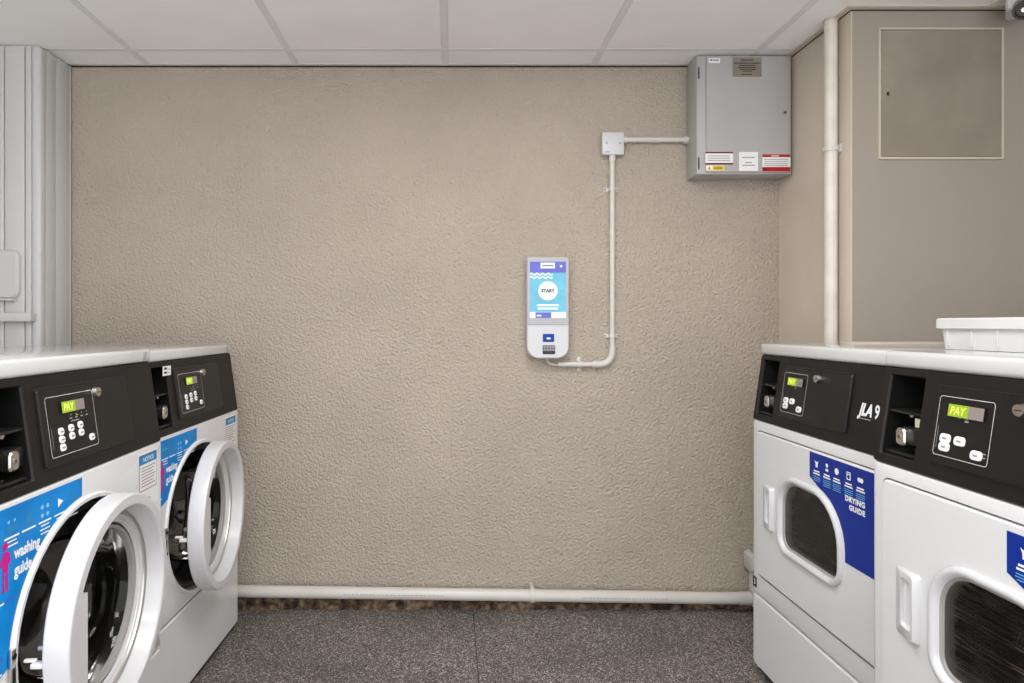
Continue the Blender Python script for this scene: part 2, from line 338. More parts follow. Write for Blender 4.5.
# ------------------------------------------------------------------ machines (local x along the front, y into the machine, z up)
W, D = .683, .69
def console(t, z0, z1, rec, pan, kp, dryer, extra):
    SL = .03
    def f(x, z, d=0): return (x, SL*(z-z0)/(z1-z0)+d, z)          # d < 0 stands out of the sloping face
    q = MB()
    r0, r1 = rec; ra, rb = z0+.018, z1-.014
    o = rshape(.001, W-.001, z0, z1, .006, 3); h = rshape(r0, r1, ra, rb, .004, 3)
    oi = rshape(.003, W-.003, z0+.002, z1-.002, .006, 3)
    q.loops([[f(x, z, .10) for x, z in o], [f(x, z, .003) for x, z in o], [f(x, z, 0) for x, z in oi], [f(x, z, 0) for x, z in h], [f(x, z, .004) for x, z in rshape(r0+.003, r1-.003, ra+.003, rb-.003, .003, 3)]], 'black')
    c = q.build('console', t)
    # coin pocket
    q = MB(); L0 = rshape(r0+.003, r1-.003, ra+.003, rb-.003, .003, 3); L1 = rshape(r0+.010, r1-.006, ra+.006, rb-.006, .003, 3)
    q.loops([[f(x, z, .004) for x, z in L0], [f(x, z, .085) for x, z in L1]], 'pocket', cap1=True)
    zs = z0+(z1-z0)*.55
    q.box(r0+.005, r1-.005, .021, .09, zs-.003, zs+.003, 'pocket', bev=.0015); q.box(r0+.006, r1-.006, .012, .09, ra+.004, ra+.012, 'pocket', bev=.002)
    p = q.build('coin_slot_recess', c)
    xm = (r0+r1)/2+.008; zm = z0+(z1-z0)*.31
    q = MB()
    g = lambda x, z, d: (x, d, z)
    q.slab(rshape(xm-.014, xm+.012, zm-.018, zm+.018, .008, 5), g, .006, .026, 'steel', bev=.003)
    q.box(xm-.012, xm+.04, .018, .085, zm-.016, zm+.020, 'pocket', bev=.003)
    q.cyl((xm-.001, .0045, zm), (xm-.001, .012, zm), .0055, 'plate'); q.box(xm-.0022, xm+.0002, .0038, .006, zm-.003, zm+.003, 'dark')
    for dz in (.045, -.040):
        q.cyl((xm, .03, zm+dz), (xm, .085, zm+dz), .0055, 'steel', 12)
    q.build('coin_slide', c)
    # raised panel
    q = MB(); pz0, pz1 = z0+(z1-z0)*.155, z0+(z1-z0)*.865
    q.slab(rshape(pan[0]-.003, pan[1]+.003, pz0-.003, pz1+.003, .005, 3), f, -.0008, .001, 'pocket'); q.slab(rshape(pan[0], pan[1], pz0, pz1, .004, 3), f, -.006, .001, 'panel', bev=.003); p = q.build('control_panel', t)
    q = MB(); kz0, kz1 = pz0+.016, pz1-.016; k0, k1 = kp; kw = k1-k0; kh = kz1-kz0
    def o(a, b): return k0+kw*a, kz1-kh*b
    lw = .0011
    q.loops([[f(x, z, -.0064) for x, z in rshape(k0, k1, kz0, kz1, .006, 4)], [f(x, z, -.0064) for x, z in rshape(k0+lw, k1-lw, kz0+lw, kz1-lw, .005, 4)]], 'line')
    if dryer: lit = [((.42, .26), .03), ((.55, .27), .03)]
    else: lit = [((.47, .36), .03), ((.58, .36), .03), ((.70, .36), .03), ((.81, .36), .03)]
    for (a, b), wd in lit:
        x, z = o(a, b); q.rect(f, x-.001, x+.001, z-.001, z+.001, -.0065, 'line')
        q.rect(f, x-.005, x+.004, z-.0085, z-.006, -.0065, 'greytext')
        if dryer and a > .5: q.rect(f, x-.004, x+.005, z-.0125, z-.010, -.0065, 'greytext')
    if not dryer:
        x, z = o(.55, .47); q.rect(f, x-.016, x+.014, z-.001, z+.001, -.0065, 'greytext')
        x, z = o(.6, .385); q.rect(f, x-.004, x+.004, z-.001, z+.001, -.0066, 'lcd_on')
    x, z = o(.05, .70); q.rect(f, x-.0005, x+.0005, z-.02, z+.022, -.0065, 'greytext')
    for a, b in ((.93, .80), (.93, .86)):
        x, z = o(a, b); q.rect(f, x-.004, x+.003, z-.002, z, -.0065, 'greytext')
    q.build('keypad_outline', p, recalc=False)
    q = MB(); x, z = o(.22 if dryer else .28, .115); dw = .078; dh = .0225
    q.slab([(x-.001, z-dh-.001), (x+dw+.001, z-dh-.001), (x+dw+.001, z+.001), (x-.001, z+.001)], f, -.0092, -.005, 'black')
    q.rect(f, x, x+dw*.58, z-dh, z, -.0098, 'lcd_on'); q.rect(f, x+dw*.58, x+dw, z-dh, z, -.0098, 'lcd_off')
    q.text('PAY', x+.0045, z-dh+.0042, .0145, f, -.0102, 'lcd_digit', shear=.15, bold=.02, sx=.9)
    d = q.build('display', p); d['label'] = 'lit yellow-green display'
    if dryer: bs = [(.21, .70), (.21, .84), (.48, .70), (.80, .86)]; bw, bh = .0125, .0085
    else: bs = [(.23, .60), (.23, .735), (.23, .87), (.44, .585), (.44, .72), (.64, .57), (.64, .705), (.86, .84)]; bw, bh = .0088, .0074
    for a, b in bs:
        x, z = o(a, b); q = MB(); q.slab(rshape(x-bw, x+bw, z-bh, z+bh, min(bw, bh)*.75, 4), f, -.0085, -.005, 'button', bev=.0015)
        q.rect(f, x-.005, x+.005, z-.0018, z+.0018, -.0088, 'greytext'); q.build('button', p)
    q = MB(); lx = (k1+.010) if not dryer else k1+.052; lz = kz1-.006
    y = SL*(lz-z0)/(z1-z0)
    q.cyl((lx, y-.006, lz), (lx, y-.016, lz), .0115, 'steel', 24, r1=.010); q.box(lx-.006, lx+.006, y-.0168, y-.0155, lz-.001, lz+.001, 'dark'); q.build('lock', p)
    extra(t, c, f)

def cabinet_shell(q, z0, zt, zb=.02):
    q.box(0, .012, .014, D, zb, z0, 'white'); q.box(W-.012, W, .014, D, zb, z0, 'white'); q.box(0, .012, .06, D, z0, zt, 'white'); q.box(W-.012, W, .06, D, z0, zt, 'white'); q.box(.012, W-.012, D-.012, D, zb, zt, 'white'); q.box(.012, W-.012, .02, D, zb, zb+.012, 'white')

def lip(q, L0, L1, L2, y0, y1): pass

def washing_machine(label, loc, rz, z0, z1, zt, stick_bottom, tagged, ajar):
    t = thing('washing_machine', label, 'washing machine', loc, rz, 'coin washing machines')
    cx, cz, R = .3415, .532+z0-.825, .2275
    zs = .277
    g = lambda x, z, d: (x, d, z)
    # cabinet with the round opening
    q = MB(); cabinet_shell(q, z0, z1)
    out0 = rshape(0, W, zs+.003, z0-.0005, .004, 12); out1 = rshape(.004, W-.004, zs+.007, z0-.004, .004, 12)
    q.loops([[g(x, z, .03) for x, z in out0], [g(x, z, .004) for x, z in out0], [g(x, z, 0) for x, z in out1], [g(x, z, 0) for x, z in disc(cx, cz, R+.013, 12)],
             [g(x, z, -.006) for x, z in disc(cx, cz, R+.009, 12)], [g(x, z, -.006) for x, z in disc(cx, cz, R+.002, 12)], [g(x, z, .03) for x, z in disc(cx, cz, R-.003, 12)]], 'white')
    q.build('cabinet', t, ang=40)
    q = MB(); lo = rshape(0, W, .02, zs-.003, .004, 4); li = rshape(.004, W-.004, .024, zs-.007, .004, 4)
    q.loops([[g(x, z, .02) for x, z in lo], [g(x, z, .004) for x, z in lo], [g(x, z, 0) for x, z in li]], 'white', cap1=True); q.build('lower_panel', t)
    q = MB(); q.box(.01, W-.01, .012, .6, 0, .03, 'skirt'); q.box(.004, W-.004, .012, .03, zs-.004, zs+.004, 'skirt'); q.build('plinth', t)
    q = MB(); q.box(0, W, .027, D, z1, zt, 'cap', bev=.008, seg=3)
    q.build('top', t)
    q = MB(); q.box(W-.045, W-.033, .0235, .030, z1+.008, z1+.028, 'greytext', bev=.001); q.build('corner_clip', t)
    # gasket and drum
    q = MB(); fr = lambda r, h, a: (cx+r*math.cos(a), h, cz+r*math.sin(a))
    q.lathe([(R-.003, .028), (R-.010, .010), (R-.020, .012), (R-.026, .03), (R-.034, .075), (R-.020, .10)], 'rubber', fr, 64); q.build('gasket', t)
    q = MB(); q.lathe([(R-.022, .10), (R+.02, .12), (R+.02, .50), (R-.03, .53), (.03, .52), (.001, .52)], 'drum', fr, 64)
    for k in range(3):
        a = 2*PI*k/3+.5; px, pz = cx+.215*math.cos(a), cz+.215*math.sin(a)
        q.box(-.03, .03, .16, .5, -.045, .045, 'drum', bev=.02, mx=Matrix.Translation((px, 0, pz)) @ Matrix.Rotation(-a, 4, 'Y'))
    q.build('drum', t)
    # latch strike plate on the near side of the opening
    q = MB(); q.box(cx-R-.0205, cx-R-.0075, -.008, -.002, cz-.055, cz+.03, 'steel', bev=.001)
    for dz in (.018, -.043): q.cyl((cx-R-.014, -.010, cz+dz), (cx-R-.014, -.007, cz+dz), .005, 'dark', 12)
    q.box(cx-R-.017, cx-R-.011, -.0086, -.007, cz-.028, cz-.002, 'dark'); q.build('latch_plate', t)
    # door, ajar: hinged on the wall side
    hx = cx+.2515; hy = -.006
    q = MB(); dfx = -.24455; Y = -.0548
    K = .977; fd = lambda r, h, a: (dfx+K*r*math.cos(a), Y+h, cz+K*r*math.sin(a))
    q.lathe([(.175, .052), (.236, .048), (.239, .045), (.239, .005), (.2375, .0015), (.2345, .0), (.2145, .0), (.211, .003), (.207, .016), (.199, .040), (.190, .043), (.175, .052)], 'door_w', fd, 96)
    d = q.build('door', t, ang=24); d.location = (hx, hy, 0); d.rotation_euler = (0, 0, math.radians(ajar))
    q = MB(); q.lathe([(.1985, .036), (.192, .039), (.189, .048), (.184, .046), (.180, .056), (.174, .054), (.170, .064), (.166, .068)], 'chrome', fd, 72)
    q.lathe([(.1685, .05), (.162, .053), (.160, .064)], 'grey_ring', fd, 72); q.build('window_ring', d)
    q = MB(); q.lathe([(.172, .056), (.163, .062), (.158, .10), (.148, .150), (.130, .168), (.08, .176), (.001, .178)], 'glass', fd, 64); gl = q.build('door_glass', d, ang=80)
    # pull plate closing a chord of the ring on the latch side
    q = MB(); hz = .098; arc = []
    for k in range(13):
        z = -hz+2*hz*k/12; arc.append((-math.sqrt((.2135*K)**2-z*z), z))
    xc = -.164
    pl = arc + [(xc, hz-.004), (xc, -hz+.022), (xc-.006, -hz+.006)]
    q.slab([(dfx+x, cz+z) for x, z in pl], lambda x, z, dd: (x, Y+dd, z), .0012, .03, 'door_w'); q.build('door_handle', d)
    q = MB(); zc = cz-.012
    q.box(dfx-.226, dfx-.212, Y+.046, Y+.072, zc-.006, zc+.004, 'paper', bev=.002); q.box(dfx-.222, dfx-.214, Y+.064, Y+.086, zc+.004, zc+.010, 'paper', bev=.002)
    q.cyl((dfx-.218, Y+.046, zc+.03), (dfx-.218, Y+.06, zc+.03), .005, 'steel', 12); q.build('door_latch', d)
    q = MB(); q.box(hx-.012, hx+.020, -.014, -.0005, cz-.06, cz+.06, 'white', bev=.003); q.cyl((hx, -.008, cz-.05), (hx, -.008, cz+.05), .006, 'white'); q.build('hinge', t)
    # blue washing guide sticker cut around the opening
    q = MB(); f = plane_xz(0); sx0, sx1, st = .016, .318, z0-.010
    a0 = math.acos((sx1-cx)/.2445); pts = [(sx0, st), (sx0, stick_bottom-.03), ]
    aend = PI-math.asin(max(-1, min(1, (stick_bottom-cz)/.2445)))
    for k in range(25):
        a = aend+(a0-aend)*k/24; pts.append((cx+.2445*math.cos(a), cz+.2445*math.sin(a)))
    pts.append((sx1, st)); q.flat(pts, f, -.0006, 'wblue')
    oz = st-.818
    for k, x in enumerate((.052, .105, .150, .196, .243, .287)):
        zt_ = st-.048
        if k == 0: q.rect(f, x-.016, x+.016, zt_+.006, zt_+.026, -.0010, 'nblue')
        if k == 1:
            for dx in (-.008, .007): q.flat(disc(x+dx, zt_+.022, .003, 3), f, -.0010, 'ink2')
            q.rect(f, x-.013, x+.013, zt_+.002, zt_+.014, -.0010, 'nblue')
        if k == 2: q.rect(f, x-.009, x+.009, zt_+.002, zt_+.024, -.0010, 'nblue')
        if k == 3:
            for dx in (-.008, .008):
                for dz in (.006, .022): q.flat(disc(x+dx, zt_+dz, .0045, 3), f, -.0010, 'ink2')
        if k == 4: q.face([f(x-.007, zt_+.008, -.001), f(x+.010, zt_+.017, -.001), f(x-.007, zt_+.026, -.001)], 'ink')
        if k == 5: q.rect(f, x-.010, x+.010, zt_+.006, zt_+.026, -.0010, 'nblue')
        rows = (1, 3, 1, 4, 4, 3)[k] if k else 3
        for j in range(rows):
            hw = .019-.003*(j % 2)-(.004 if j else 0); zz = zt_-.006-j*.0075
            if x+hw > sx1-.004: hw = sx1-.004-x
            q.rect(f, x-hw, x+hw, zz-.0012 if j else zz-.002, zz+.0012, -.0010, 'ink')
    q.text('washing', .111, st-.096, .0205, f, -.0012, 'ink', bold=.035, sx=.74)
    q.text('guide', .111, st-.127, .0205, f, -.0012, 'ink', bold=.035, sx=.74)
    px, pz = .088, st-.061                                                     # magenta figure
    q.flat(disc(px, pz-.005, .0072, 4), f, -.0012, 'magenta')
    q.flat([(px-.005, pz-.015), (px-.013, pz-.033), (px-.011, pz-.040), (px-.007, pz-.036), (px-.007, pz-.050), (px+.007, pz-.050), (px+.008, pz-.038), (px+.014, pz-.034), (px+.011, pz-.019), (px+.005, pz-.015)], f, -.0012, 'magenta')
    for dx in (-.0042, .0042): q.rect(f, px+dx-.0026, px+dx+.0026, pz-.085, pz-.050, -.0012, 'magenta')
    zz = st-.164
    q.rect(f, .02, .085, zz-.0016, zz+.0016, -.0012, 'ink'); 
    if stick_bottom < .6:
        q.rect(f, .085, .125, zz-.001, zz+.001, -.0012, 'purple'); q.rect(f, .071, .0725, stick_bottom+.02, zz-.02, -.0012, 'purple')
        q.rect(f, .0725, .085, stick_bottom+.02, stick_bottom+.022, -.0012, 'purple'); q.rect(f, .02, .08, stick_bottom-.004, stick_bottom-.001, -.0012, 'ink')
    o = q.build('washing_guide_sticker', t, recalc=False); o['label'] = 'bright blue printed guide sticker'
    # notice
    q = MB(); nx0, nx1, nz1 = .560, .654, z0-.018
    q.rect(f, nx0-.006, nx1+.006, nz1-.135, nz1+.006, -.0006, 'paper'); q.rect(f, nx0, nx1, nz1-.092, nz1, -.0010, 'text'); q.rect(f, nx0+.002, nx1-.002, nz1-.090, nz1-.002, -.0013, 'paper')
    q.rect(f, nx0+.002, nx1-.002, nz1-.024, nz1-.002, -.0016, 'nblue'); q.text('NOTICE', (nx0+nx1)/2, nz1-.018, .011, f, -.002, 'ink', align='CENTER', bold=.01)
    for j in range(7): q.rect(f, nx0+.010, nx1-.010-.006*(j % 3), nz1-.034-j*.0078, nz1-.0315-j*.0078, -.0017, 'greytext' if j not in (4, 6) else 'pinktext')
    q.face([f(nx0+.048, nz1-.125, -.0010), f(nx0+.060, nz1-.119, -.0010), f(nx0+.048, nz1-.111, -.0010)], 'text')
    o = q.build('notice_label', t, recalc=False); o['label'] = 'white notice label with blue header'
    def extra(t, c, fs):
        if tagged:
            q = MB(); q.box(.128, .176, -.004, -.002, z1-.042, z1-.014, 'paper', mx=Matrix.Translation((0, .02, 0)))
            for j in range(2): q.rect(lambda x, z, d: (x, .0155+d, z), .133, .15, z1-.024-j*.012, z1-.018-j*.012, 0, 'text'); q.rect(lambda x, z, d: (x, .0155+d, z), .154, .171, z1-.025-j*.010, z1-.023-j*.010, 0, 'greytext')
            q.build('price_tag', c)
    console(t, z0, z1, (.060, .172), (.203, .538), (.221, .384), False, extra)
    return t

def tumble_dryer(label, loc, rz, z0, z1, zt, drum, badge, tagged):
    t = thing('tumble_dryer', label, 'tumble dryer', loc, rz, 'coin tumble dryers')
    g = lambda x, z, d: (x, d, z); f = plane_xz(-.005)
    zl, zd0, zd1 = .268, .333, (.814 if tagged else .806)
    n = 8
    win = lambda e: rshape(.174+e, .487-e, .464+e, .704-e, (max(.004, .055-e), max(.004, .060-e), max(.004, .135-e), max(.004, .095-e)), n)
    q = MB(); cabinet_shell(q, z0, z1)
    o0 = rshape(0, W, zl+.003, z0-.0005, .010, n); o1 = rshape(.006, W-.006, zl+.006, z0-.003, .010, n)
    hole = rshape(.034, W-.034, zd0, zd1, .018, n)
    q.loops([[g(x, z, .03) for x, z in o0], [g(x, z, .008) for x, z in o0], [g(x, z, .001) for x, z in o1], [g(x, z, 0) for x, z in rshape(.012, W-.012, zl+.010, z0-.006, .010, n)], [g(x, z, 0) for x, z in hole], [g(x, z, .025) for x, z in hole]], 'white')
    q.build('cabinet', t, ang=40)
    q = MB(); lo = rshape(0, W, .035, zl-.002, .010, n); li = rshape(.007, W-.007, .040, zl-.006, .010, n)
    q.loops([[g(x, z, .02) for x, z in lo], [g(x, z, .007) for x, z in lo], [g(x, z, 0) for x, z in li]], 'white', cap1=True); q.build('lower_panel', t)
    q = MB(); q.box(.02, W-.02, .03, .6, 0, .04, 'skirt'); q.box(.006, W-.006, .012, .03, zl-.004, zl+.004, 'skirt'); q.build('plinth', t)
    q = MB(); q.box(0, W, .026, D, z1, zt, 'cap', bev=.010, seg=3); q.build('top', t)
    # door with the rounded window
    q = MB(); do = rshape(.038, W-.038, zd0+.008, zd1-.004, .015, n); di = rshape(.041, W-.041, zd0+.011, zd1-.007, .013, n)
    q.loops([[g(x, z, .020) for x, z in do], [g(x, z, -.002) for x, z in do], [g(x, z, -.005) for x, z in di], [g(x, z, -.005) for x, z in win(.004)], [g(x, z, .02) for x, z in win(.010)]], 'white')
    q.build('door', t, ang=40)
    d = t.children[-1] if False else [o for o in t.children if o.name.startswith('door')][0]
    q = MB(); q.loops([[g(x, z, -.004) for x, z in win(0)], [g(x, z, -.011) for x, z in win(.001)], [g(x, z, -.0145) for x, z in win(.004)], [g(x, z, -.0155) for x, z in win(.009)], [g(x, z, -.0140) for x, z in win(.014)],
             [g(x, z, -.008) for x, z in win(.018)], [g(x, z, .004) for x, z in win(.020)]], 'door_w')
    q.build('window_bezel', d, ang=70)
    q = MB(); q.loops([[g(x, z, -.004) for x, z in win(.017)], [g(x, z, -.002) for x, z in win(.024)], [g(x, z, .010) for x, z in win(.026)]], 'grey_ring'); q.build('window_seal', d)
    q = MB(); q.slab(win(.022), g, .002, .006, 'dglass'); q.build('window_glass', d)
    # pull handle
    q = MB(); hx0, hx1, hz0, hz1 = .080, .150, .505, .645
    A = rshape(hx0, hx1, hz0, hz1, .008, 4); B = rshape(hx0+.004, hx1-.006, hz0+.006, hz1-.006, .008, 4); P = rshape(hx0+.022, hx1-.012, hz0+.024, hz1-.018, .007, 4); P2 = rshape(hx0+.026, hx1-.014, hz0+.030, hz1-.022, .005, 4)
    sl = lambda x: -.006-.014*(x-hx0)/(hx1-hx0)
    q.loops([[g(x, z, -.004) for x, z in A], [g(x, z, sl(x)) for x, z in B], [g(x, z, sl(x)-.001) for x, z in P], [g(x, z, .012) for x, z in P2]], 'door_w', cap1=True); q.build('door_handle', d)
    # drum
    q = MB(); cx, cz = .341, .585; fr = lambda r, h, a: (cx+r*math.cos(a), h, cz+r*math.sin(a))
    q.lathe([(.20, .03), (.29, .05), (.29, .56), (.10, .58), (.001, .58)], drum, fr, 48)
    q.loops([[g(x, z, .018) for x, z in rshape(.05, W-.05, .345, .80, .015, n)], [g(x, z, .021) for x, z in win(-.0)], [g(x, z, .04) for x, z in win(.02)]], 'rubber')
    q.build('drum', t)
    # blue drying guide
    q = MB(); sx0, sx1, st, sb = .338, .632, .797, .548
    arc = []
    R0 = win(-.006)[2*(n+1):3*(n+1)]                                           # the window's wide upper corner, a little larger
    pts = [(sx0, st), (sx0, .728)] + [(x, z) for x, z in reversed(R0) if x > sx0+.03 and z < .733] + [(.4928, sb+.004), (.4925, sb), (sx1, sb), (sx1, st)]
    q.flat(pts, f, -.0007, 'dblue')
    for k, x in enumerate((.372, .418, .460, .508, .553)):
        z = st-.028
        if k == 0: q.flat([(x-.009, z+.009), (x-.004, z+.006), (x+.004, z+.006), (x+.009, z+.009), (x+.005, z), (x+.005, z-.009), (x-.005, z-.009), (x-.005, z)], f, -.0012, 'ink')
        elif k == 1: q.flat(disc(x, z+.006, .0055, 3), f, -.0012, 'ink'); q.rect(f, x-.006, x+.006, z-.010, z-.003, -.0012, 'ink')
        elif k == 2: q.flat(disc(x, z, .0085, 4), f, -.0012, 'ink')
        elif k == 3: q.rect(f, x-.008, x+.008, z-.010, z+.010, -.0012, 'ink'); q.flat(disc(x, z-.002, .0055, 4), f, -.0015, 'dblue'); q.rect(f, x-.006, x+.006, z+.005, z+.0075, -.0015, 'dblue')
        else:
            for dx in (-.005, .005): q.flat(disc(x+dx, z, .006, 3), f, -.0012 if dx < 0 else -.0014, 'ink')
        for j, hw in enumerate((.013, .016)): q.rect(f, x-hw, x+hw, z-.022-j*.007, z-.018-j*.007, -.0012, 'ink')
        for j, hw in enumerate((.017, .018, .015, .017)[:3 if k < 1 else 4]): q.rect(f, x-hw, x+hw, z-.036-j*.005, z-.0345-j*.005, -.0012, 'ink2')
    q.text('DRYING', .570, .706, .0125, f, -.0014, 'ink', align='RIGHT', bold=.055, sx=1.05, spacing=1.12)
    q.text('GUIDE', .570, .686, .0125, f, -.0014, 'ink', align='RIGHT', bold=.055, sx=1.05, spacing=1.12)
    o = q.build('drying_guide_sticker', t, recalc=False); o['label'] = 'dark blue printed guide sticker'; o.parent = d
    q = MB(); q.cyl((W-.014, -.001, .765), (W-.014, .003, .765), .004, 'greytext', 12); q.build('screw', t)
    if badge:
        q = MB(); fb = plane_xz(0); q.rect(fb, .004, .030, .288, .322, -.0006, 'text'); q.text('3', .017, .297, .017, fb, -.0012, 'ink', align='CENTER', bold=.02); q.build('number_badge', t, recalc=False)
    def extra(t, c, fs):
        q = MB(); q.slab(rshape(.503, .640, z0+.006, z1-.008, .003, 3), fs, -.0025, .001, 'black', bev=.0015)
        q.text('JLA', .523, z0+(z1-z0)*.42, .028, fs, -.003, 'ink', bold=.05, shear=.28, sx=.80, spacing=1.0); q.text('98', .578, z0+(z1-z0)*.41, .032, fs, -.003, 'ink', bold=.025, sx=.74, spacing=1.25)
        q.rect(fs, .523, .568, z0+(z1-z0)*.375, z0+(z1-z0)*.385, -.003, 'greytext')
        o = q.build('logo_panel', c)
        if tagged:
            q = MB(); zz = z0+(z1-z0)*.47
            q.box(.092, .116, .026, .029, zz-.010, zz+.008, 'beige_trim'); q.build('price_tag', c)
    console(t, z0, z1, (.018, .120), (.158, .482), (.170, .292), True, extra)
    return t

washing_machine('white coin washing machine against the back wall, farther of the left pair, door ajar', (-.823, 1.693, 0), PI/2-.0244, .825, 1.039, 1.073, .640, True, 5.4)
washing_machine('white coin washing machine nearest the camera on the left, door ajar', (-.781, 1.008, 0), PI/2, .833, 1.047, 1.082, .540, False, 3.9)
tumble_dryer('white coin tumble dryer by the back wall, behind the nearer dryer on the right', (1.001, 2.068, 0), -PI/2, .837, 1.048, 1.086, 'brown_reflection_drum', True, False)
tumble_dryer('white coin tumble dryer nearest the camera on the right, under the white tub', (.925, 1.370, .010), -PI/2, .842, 1.045, 1.081, 'dark_reflection_drum', False, True)

# ------------------------------------------------------------------ white tub on the dryers
t = thing('storage_tub', 'low white plastic tub with overhanging lid resting on the nearer dryer', 'storage box', (1.130, 1.455, 1.0915), -PI/2, None)
q = MB(); w_, d_ = .40, .26
def tl(e, z): return [(x, y, z) for x, y in rshape(e, w_-e, e, d_-e, .02, 4)]
q.loops([tl(.007, 0), tl(.003, .048), tl(.003, .056)], 'tub', cap0=True, cap1=True)
for k in range(6): q.box(.03+.065*k, .033+.065*k, .0015, .012, .006, .05, 'tub', bev=.001)
q.build('tub', t)
q = MB(); q.loops([tl(-.002, .046), tl(-.005, .047), tl(-.005, .067), tl(-.002, .070)], 'tub', cap0=True, cap1=True); q.build('lid', t)

# ------------------------------------------------------------------ payment kiosk on the back wall
kx0, kx1, kz0, kz1, KT = .303, .471, 1.013, 1.416, .062
t = thing('payment_kiosk', 'white wall payment terminal with lit blue touchscreen on the back wall', 'payment terminal', ((kx0+kx1)/2, YW, kz0))
g = lambda x, z, d: (x-(kx0+kx1)/2, d, z-kz0)
zsplit = 1.146
body = rshape(kx0, kx1, kz0, kz1, (.048, .048, .012, .012), 10)
def ins(e): return rshape(kx0+e, kx1-e, kz0+e, kz1-e, (.048-e*.8, .048-e*.8, .012-e*.8, .012-e*.8), 10)
q = MB(); q.loops([[g(x, z, -.0006) for x, z in ins(.012)], [g(x, z, -.020) for x, z in ins(.004)], [g(x, z, -KT+.014) for x, z in ins(0)], [g(x, z, -KT+.003) for x, z in ins(.0015)], [g(x, z, -KT) for x, z in ins(.005)]], 'kiosk', cap0=True, cap1=True); q.build('housing', t)
q = MB(); q.slab(rshape(kx0+.003, kx1-.003, zsplit, kz1-.003, (.002, .002, .010, .010), 6), g, -KT-.003, -KT+.001, 'kiosk_grey', bev=.0015); bz = q.build('screen_bezel', t)
q = MB(); a0, a1, b0, b1 = .315, .457, 1.174, 1.396; dd = -KT-.0034
mx = (a0+a1)/2
q.rect(g, a0, a1, b0, b1, dd, 's_cyan'); q.rect(g, a0, a1, b1-.044, b1, dd-.0002, 's_violet')
q.rect(g, mx-.029, mx+.028, b1-.027, b1-.004, dd-.0004, 's_white'); q.rect(g, mx-.022, mx+.021, b1-.018, b1-.013, dd-.0006, 's_violet')
q.flat(disc(mx+.052, b1-.018, .005, 4), g, dd-.0004, 's_white')
for j in range(2):
    up, dn = [], []
    for k in range(33):
        x = a0+(.090)*k/32; z = b1-.050-j*.013+.0035*math.sin(k/32*2*PI*4); up.append((x, z+.0035)); dn.append((x, z-.0025))
    for k in range(32): q.flat([dn[k], dn[k+1], up[k+1], up[k]], g, dd-.0003, 's_white')
q.flat(disc(mx, b1-.115, .038, 8), g, dd-.0003, 's_white')
q.text('START', mx, b1-.1205, .0115, g, dd-.0006, 's_text', align='CENTER', bold=.06, sx=1.05)
q.rect(g, mx+.046, mx+.066, b1-.1155, b1-.1145, dd-.0003, 's_text')
for j, hw in enumerate((.043, .040)): q.rect(g, mx-hw, mx+hw, b1-.176-j*.013, b1-.168-j*.013, dd-.0003, 's_white')
q.rect(g, a0, a1, b0, b0+.023, dd-.0002, 's_white'); q.rect(g, a0+.022, a0+.084, b0, b0+.022, dd-.0004, 's_violet'); q.rect(g, a0+.027, a0+.045, b0+.006, b0+.012, dd-.0006, 's_white')
o = q.build('touchscreen', bz, recalc=False); o['label'] = 'lit blue and cyan touchscreen'
q = MB(); q.slab(rshape(.3665, .4115, 1.079, 1.111, .003, 3), g, -KT-.002, -KT+.001, 'card', bev=.001); q.flat(disc(.389, 1.093, .004, 4), lambda x, z, d: g(.389+(x-.389)*2.2, z, d), -KT-.0024, 's_white'); q.build('card_reader', t)
q = MB(); q.slab(rshape(.3655, .4155, 1.030, 1.066, .004, 3), g, -KT-.001, -KT+.001, 'keypad', bev=.0008)
for i in range(4):
    for j in range(3): x = .3685+i*.0117; z = 1.0335+j*.0108; q.rect(g, x, x+.0092, z, z+.0082, -KT-.0014, 'greytext' if (j > 0) else 'text')
q.build('keypad', t)
# its cable
q = MB(); q.tube([(.388, YW-.03, 1.016), (.390, YW-.027, 1.000), (.400, YW-.022, .991), (.418, YW-.018, .987), (.440, YW-.015, .986)], .0045, 'pvc_pipe')
tag(q.build('kiosk_cable'), 'thin white cable dropping from the payment terminal into the conduit', 'cable')

# ------------------------------------------------------------------ conduit, junction box
t = thing('junction_box', 'square white junction box with two screws where the conduits meet', 'junction box', (.651, YW, 1.868))
q = MB(); q.box(-.042, .042, -.020, -.0005, -.040, .046, 'pvc_pipe', bev=.003); q.build('box', t)
q = MB(); q.box(-.0435, .0435, -.038, -.019, -.042, .048, 'kiosk', bev=.004)
for x in (-.027, .027): q.cyl((x, -.0385, .004), (x, -.0375, .004), .0045, 'greytext', 12)
q.rect(lambda x, z, d: (x, d, z), -.034, -.016, -.034, -.030, -.0384, 'greytext'); q.build('lid', t)
def clip(t, x, z, horiz=False, r=.0100):
    q = MB(); y = YW-.018
    if not horiz:
        q.box(x-.032, x+.032, YW-.006, YW-.0005, z-.008, z+.008, 'pvc_pipe', bev=.002); q.cyl((x, y, z-.007), (x, y, z+.007), r+.004, 'pvc_pipe', 20)
        for s in (-.026, .026): q.cyl((x+s, YW-.0075, z), (x+s, YW-.005, z), .003, 'text', 10)
    else:
        q.box(x-.008, x+.008, YW-.006, YW-.0005, z-.030, z+.030, 'pvc_pipe', bev=.002); q.cyl((x-.007, y, z), (x+.007, y, z), r+.004, 'pvc_pipe', 20)
    o = q.build('saddle_clip', t); return o
cy = YW-.018
t = thing('conduit', 'white conduit dropping from the junction box and turning left to the terminal', 'conduit', (0, 0, 0))
q = MB(); zb = .988; X = .652; rr = .05
pts = [(X, cy, 1.829), (X, cy, 1.05)] + [(X-rr+rr*math.cos(-PI/2*k/10), cy, zb+rr-rr*math.sin(PI/2*k/10)) for k in range(11)] + [(.432, cy, zb)]
q.tube(pts, .0105, 'pvc_pipe', 18); q.build('pipe', t)
